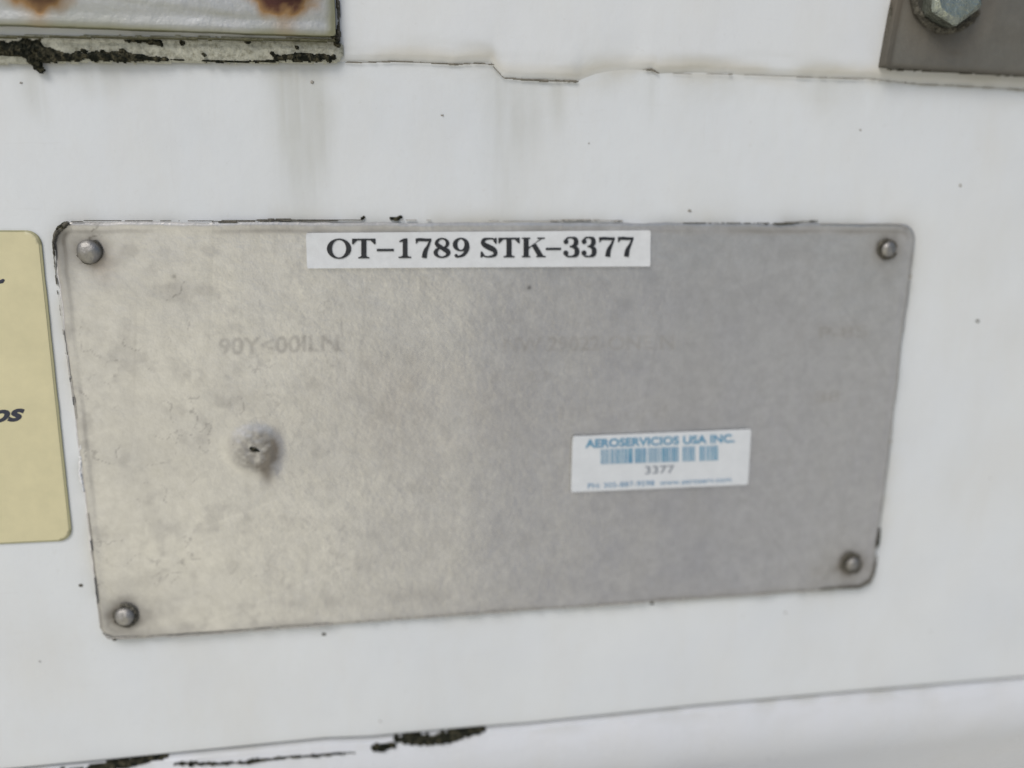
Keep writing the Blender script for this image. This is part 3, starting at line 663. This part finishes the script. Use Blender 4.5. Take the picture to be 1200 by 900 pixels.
def quad_label(name, q, y, thick, mat, parent, curl=.0003, seed=0, n=(60, 14), r=.0006, wob=.00008):
    """a thin sheet through four photo-space corners (tl, tr, br, bl), slightly wavy, with an edge"""
    (a, b, c, d_) = [np.array(p, float) for p in q]
    P = [at(*p, y) for p in (a, b, c, d_)]
    nx, nz = n
    s = np.linspace(0, 1, nx); t_ = np.linspace(0, 1, nz)
    S, T = np.meshgrid(s, t_, indexing='ij')
    L = np.linalg.norm(P[1]-P[0]); Hh = np.linalg.norm(P[3]-P[0])
    # rounded corners by pulling in
    cxs = np.minimum(S, 1-S)*L; czs = np.minimum(T, 1-T)*Hh
    G = (P[0]*((1-S)*(1-T))[..., None]+P[1]*(S*(1-T))[..., None]+P[2]*(S*T)[..., None]+P[3]*((1-S)*T)[..., None])
    ctr = (P[0]+P[1]+P[2]+P[3])/4
    near = (cxs < r) & (czs < r)
    mid = np.sqrt(np.clip((r-cxs)**2+(r-czs)**2, 0, None))
    pull = np.where(near, np.clip(mid/r-1, 0, 1), 0)*r
    dirx = ctr-G; dirx /= np.linalg.norm(dirx, axis=-1)[..., None]+1e-9
    G = G+dirx*pull[..., None]*1.0
    G[..., 1] = y - thick - (fbm(G[..., 0]/.01, G[..., 2]/.01, seed, 3)-.5)*2*wob
    G[..., 1] -= curl*np.exp(-cxs/.002)*np.exp(-czs/.002)
    V = G.reshape(-1, 3); F = grid_faces(nx, nz)[:, ::-1]
    idx = [i*nz for i in range(nx)]+[(nx-1)*nz+j for j in range(1, nz)]+[i*nz+nz-1 for i in range(nx-2, -1, -1)]+[j for j in range(nz-2, 0, -1)]
    Vb = V[idx].copy(); Vb[:, 1] = y+.0004; o = len(V)
    m = len(idx); side = np.array([[idx[k], idx[(k+1) % m], o+(k+1) % m, o+k] for k in range(m)])
    return mesh_obj(name, np.concatenate([V, Vb]), np.concatenate([F, side]), mat, parent, False)

# ghost marks pressed through the plate
YS = YP-.0007
# ------------------------------------------------------------------ tape label
YT = YP-.0006
tape = thing('tape_label', 'white tape label printed OT-1789 STK-3377 in black serif letters', 'label', tuple(at(560, 313, YT)))
quad_label('tape', [(358.5, 273), (762, 270), (761.5, 312), (360, 314.5)], YT, .0004, M_tape, tape, .0003, 5)
items = [('O', 383, 411.5), ('T', 412.5, 440), ('-', 441.5, 461.5), ('1', 467, 482), ('7', 487, 505.5), ('8', 508, 528), ('9', 530.5, 551),
         ('S', 562.5, 583.5), ('T', 584, 609), ('K', 611.5, 638.5), ('-', 639.5, 657.5), ('3', 660, 679), ('3', 681.5, 699), ('7', 702, 720.5), ('7', 724, 742.5)]
serif_text(items, lambda u: 303.0-(u-383)*(2.4/360), 1.0, YT-.0006, M_ink, tape)

# ------------------------------------------------------------------ asset sticker
asset = thing('asset_sticker', 'small pale barcode sticker with blue print AEROSERVICIOS USA INC.', 'sticker', tuple(at(775, 576, YT)))
YA = YP-.0008
quad_label('backing', [(671, 511.5), (880, 503), (876, 567.5), (669, 576.5)], YA, .0003, M_asset, asset, .0001, 6)
YB = YA-.0005
text_mesh('company_name', 'AEROSERVICIOS USA INC.', 686, 524.5, 861, 518, 9.5, YB, M_blue, asset, bold=.03)
text_mesh('number', '3377', 756, 555.5, 790, 554.2, 9.5, YB, plain('grey_ink', (.22, .25, .29), .5), asset)
text_mesh('contact_line', 'PH: 305-887-9598  www.aeroserv.com', 689, 572.5, 857, 564.5, 6.2, YB, M_blue2, asset)
rnd = random.Random(4); F = []; Vb = []
for (ua, ub, step, fill) in ((704, 713, 1.8, .45), (715.5, 727, 2.9, .62), (728.5, 741, 3.4, .66), (744, 757, 2.8, .62), (759.5, 773, 1.9, .5), (775.5, 795, 2.6, .64), (800, 814.5, 2.4, .66), (820, 839, 3.6, .64)):
    u = ua
    while u < ub:
        w_ = step*fill*rnd.uniform(.75, 1.2); t0, b0 = 526.5-(u-704)*.032, 544-(u-704)*.034
        o_ = len(Vb)
        for (a, b) in ((u, t0), (u+w_, t0), (u+w_, b0), (u, b0)): Vb.append(at(a, b, YB).tolist())
        F.append([o_, o_+3, o_+2, o_+1]); u += step*rnd.uniform(.85, 1.2)
mesh_obj('barcode', Vb, F, M_blue, asset, False)

# ghost marks on the plate

# ------------------------------------------------------------------ yellow sticker at the left edge
YY = 0.0
ys = thing('yellow_sticker', 'pale yellow sticker with rounded corners and dark italic letters', 'sticker', tuple(at(0, 636, 0)))
tl, tr, br, bl = [at(*p, 0) for p in ((-330, 275), (47, 270), (85, 633), (-260, 645))]
# true rectangle in the wall plane from its right edge
def yattr(X, Z, e): return {}
hx = float((tr[0]+br[0])/2); zt_, zb_ = float(tr[2]), float(br[2])
wS = .105; slant = float(tr[0]-br[0])/(zt_-zb_)
sh = lambda x, z: (x+slant*z, z - (x-wS/2)*.004)
rounded_sheet('backing', hx-wS/2, (zt_+zb_)/2, wS, zt_-zb_, .0040, -.0003, .0008, M_yedge, ys, .0009, None, lambda X, Z, e: {}, 0.0001, 9, sh, .00008)
rounded_sheet('printed_face', hx-wS/2-.0002, (zt_+zb_)/2, wS-.0010, zt_-zb_-.0010, .0034, -.00038, .0002, M_yellow, ys, .0009, None, lambda X, Z, e: {}, 0, 9, sh, .00002)
text_mesh('lettering', 'os', -12, 495, 29, 492, 15.5, -.00046, M_navy, ys, shear=.35, bold=.035)
crust('printed_mark', [(-3, 331), (2, 330), (3.5, 328.5)], [2.4, 2.2, 1.8], .00008, M_navy, ys, -.00052, .00015, 170, .002, .2)

# ------------------------------------------------------------------ grey plate top left with rusty bolts
YG = -.0042
gp = thing('grey_plate', 'grey metal plate with rust spots and a mossy lower edge', 'metal plate', tuple(at(200, 45, 0)))
gx1, gz0 = pxfield(393, 42, YG); gx0, _ = pxfield(-330, 40, YG); gtop = gz0+.085
def g_disp(X, Z, e):
    return (fbm(X/.05, Z/.05, 171, 2)-.5)*.0003*sstep(0, .01, e) - .0002*np.exp(-((Z-gz0-.0038)/.0016)**2)
bolts_l = ((38, -50), (331, -50)); rust_at = ((38, -26), (331, -20))
def g_attr(X, Z, e):
    dirt = .75*np.exp(-e/.0007) + .35*np.exp(-(Z-gz0)/.003)*sstep(.3, .8, fbm(X/.012, Z/.004, 172, 3)) + .12*sstep(.5, .8, fbm(X/.02, Z/.02, 173, 4))
    dirt = dirt + .6*sstep(.0035, .001, gx1-X)
    dirt = dirt + .30*np.exp(-((Z-gz0-.0042-.012*np.clip((-.08-X)/.12, 0, 1))/.0007)**2)*sstep(.3, .6, fbm(X/.02, Z/.02, 176, 2))
    rust = 0*X
    for (u, v), a in zip(rust_at, (.85, 1.05)):
        x, z = pxfield(u, v, YG)
        dx = (X-x)*3600; dz = (z-Z)*3600
        n_ = fbm(X/.003, Z/.003, 174, 3)
        rr = np.hypot(dx/1.25, dz*(1.0))
        rust = rust + a*(1-sstep(14, 40, rr+14*(n_-.5)))+ a*.22*np.exp(-(dx/11)**2)*sstep(20, 30, dz)*(1-sstep(38, 58, dz))
    return {'dirt': np.clip(dirt, 0, .95), 'rust': np.clip(rust, 0, .95), 'black': 0*X}
rounded_sheet('sheet', (gx0+gx1)/2, (gz0+gtop)/2, gx1-gx0, gtop-gz0, .0008, YG, .0044, M_steel, gp, .0008, g_disp, g_attr, .00015, 13)
def hexbolt(name, u, v, r, h, y, mat, parent, rot=0.0, washer=None, dirtv=.25):
    c = at(u, v, y)
    V = []; F = []; A = []
    prof = [(1.0, -.001), (1.0, h*.72), (.97, h*.86), (.80, h), (.45, h*1.01), (0.0, h*.98)]
    n = 48
    for (f, hh) in prof[:-1]:
        for j in range(n):
            a = 2*math.pi*j/n
            hexr = math.cos(math.pi/6)/math.cos(((a+rot) % (math.pi/3))-math.pi/6)
            k = hexr if f > .9 else (hexr*.3+.7*.93)
            if f == .97: k = hexr*.985
            V.append((c[0]+r*f*k*math.cos(a), c[1]-hh, c[2]+r*f*k*math.sin(a))); A.append(dirtv*1.8 if hh < h*.3 else dirtv*random.random())
    V.append((c[0], c[1]-h*.98, c[2])); A.append(dirtv*.5)
    m = len(prof)-1
    for k in range(m-1):
        for j in range(n): F.append([k*n+j, k*n+(j+1) % n, (k+1)*n+(j+1) % n, (k+1)*n+j])
    for j in range(n): F.append([(m-1)*n+j, (m-1)*n+(j+1) % n, len(V)-1])
    z = [0]*len(V)
    o = mesh_obj(name, V, F, mat, parent, False, {'dirt': A, 'rust': z, 'black': z})
    return o
for k, (u, v) in enumerate(bolts_l):
    b_ = hexbolt('rusty_bolt', u, v, .0088, .005, YG, M_rust, gp, .3+k, dirtv=.3)
crust('edge_grime', [(-60, 44), (60, 43.5), (200, 45), (392, 48)], [2.0, 1.8, 1.6, 2.0], .0009, M_olive, gp, -.0030, .0003, 178, .003, .35)
crust('edge_grime', [(396, 2), (397, 25), (396, 45)], [2.6, 2.2, 3.4], .0010, M_grime, gp, -.0012, .0003, 175, .0016, .55)
crust('edge_grime', [(386, 40), (394, 47)], [2.2, 3.2], .0010, M_moss, gp, -.0030, .0003, 177, .0016, .5)

# ------------------------------------------------------------------ dark bracket top right with shiny bolt
YR = -.0050
br_ = thing('bracket_plate', 'dull dark steel plate with one shiny hex bolt', 'metal plate', tuple(at(1120, 84, 0)))
bx0, bz0 = pxfield(1038, 77, YR); bx1, _ = pxfield(1420, 77, YR); btop = bz0+.075
bz1 = float(XZ(1200, 87, YR)[1]); slope = (bz1-bz0)/(float(XZ(1200, 87, YR)[0])-bx0)
sh2 = lambda x, z: (x + (0.10)*(z+(btop-bz0)/2), z + slope*(x+(bx1-bx0)/2))
bu, bv = 1110, -4
bxc, bzc = pxfield(bu, bv, YR)
def b_attr(X, Z, e):
    q = np.hypot(X-bxc, Z-bzc)
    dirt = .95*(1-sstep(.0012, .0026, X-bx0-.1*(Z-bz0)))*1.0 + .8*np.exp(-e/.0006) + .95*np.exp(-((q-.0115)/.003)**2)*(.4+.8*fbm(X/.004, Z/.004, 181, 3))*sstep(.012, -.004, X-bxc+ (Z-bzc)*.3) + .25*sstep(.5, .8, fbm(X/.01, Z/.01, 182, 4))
    dirt = dirt + .5*blob(X, Z, 1120, 62, 10, 3.5, YR)
    return {'dirt': np.clip(dirt, 0, .95), 'rust': .03*np.exp(-((q-.016)/.004)**2), 'black': 0*X}
rounded_sheet('sheet', (bx0+bx1)/2, (bz0+btop)/2, bx1-bx0, btop-bz0, .0006, YR, .0052, M_bracket, br_, .0007, lambda X, Z, e: (fbm(X/.02, Z/.02, 183, 3)-.5)*.0004, b_attr, .0001, 17, sh2)
crust('edge_grime', [(1045, 5), (1040, 40), (1036, 78)], [1.6, 1.8, 2.0], .0008, M_grime, br_, -.0022, .0003, 184, .0018, .5)
crust('edge_grime', [(1040, 81), (1120, 85), (1215, 90)], [1.4, 1.2, 1.6], .0007, M_grime, br_, -.0008, .0003, 185, .0018, .5)
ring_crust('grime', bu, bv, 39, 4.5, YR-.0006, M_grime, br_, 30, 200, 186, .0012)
hexbolt('bolt', bu, bv, .0098, .0062, YR-.0012, M_zinc, br_, .42, dirtv=.35)
ws = dome('washer', bu, bv, .0112, .0014, YR, M_dark, br_, 40, 6, 1.5, .9, 3)
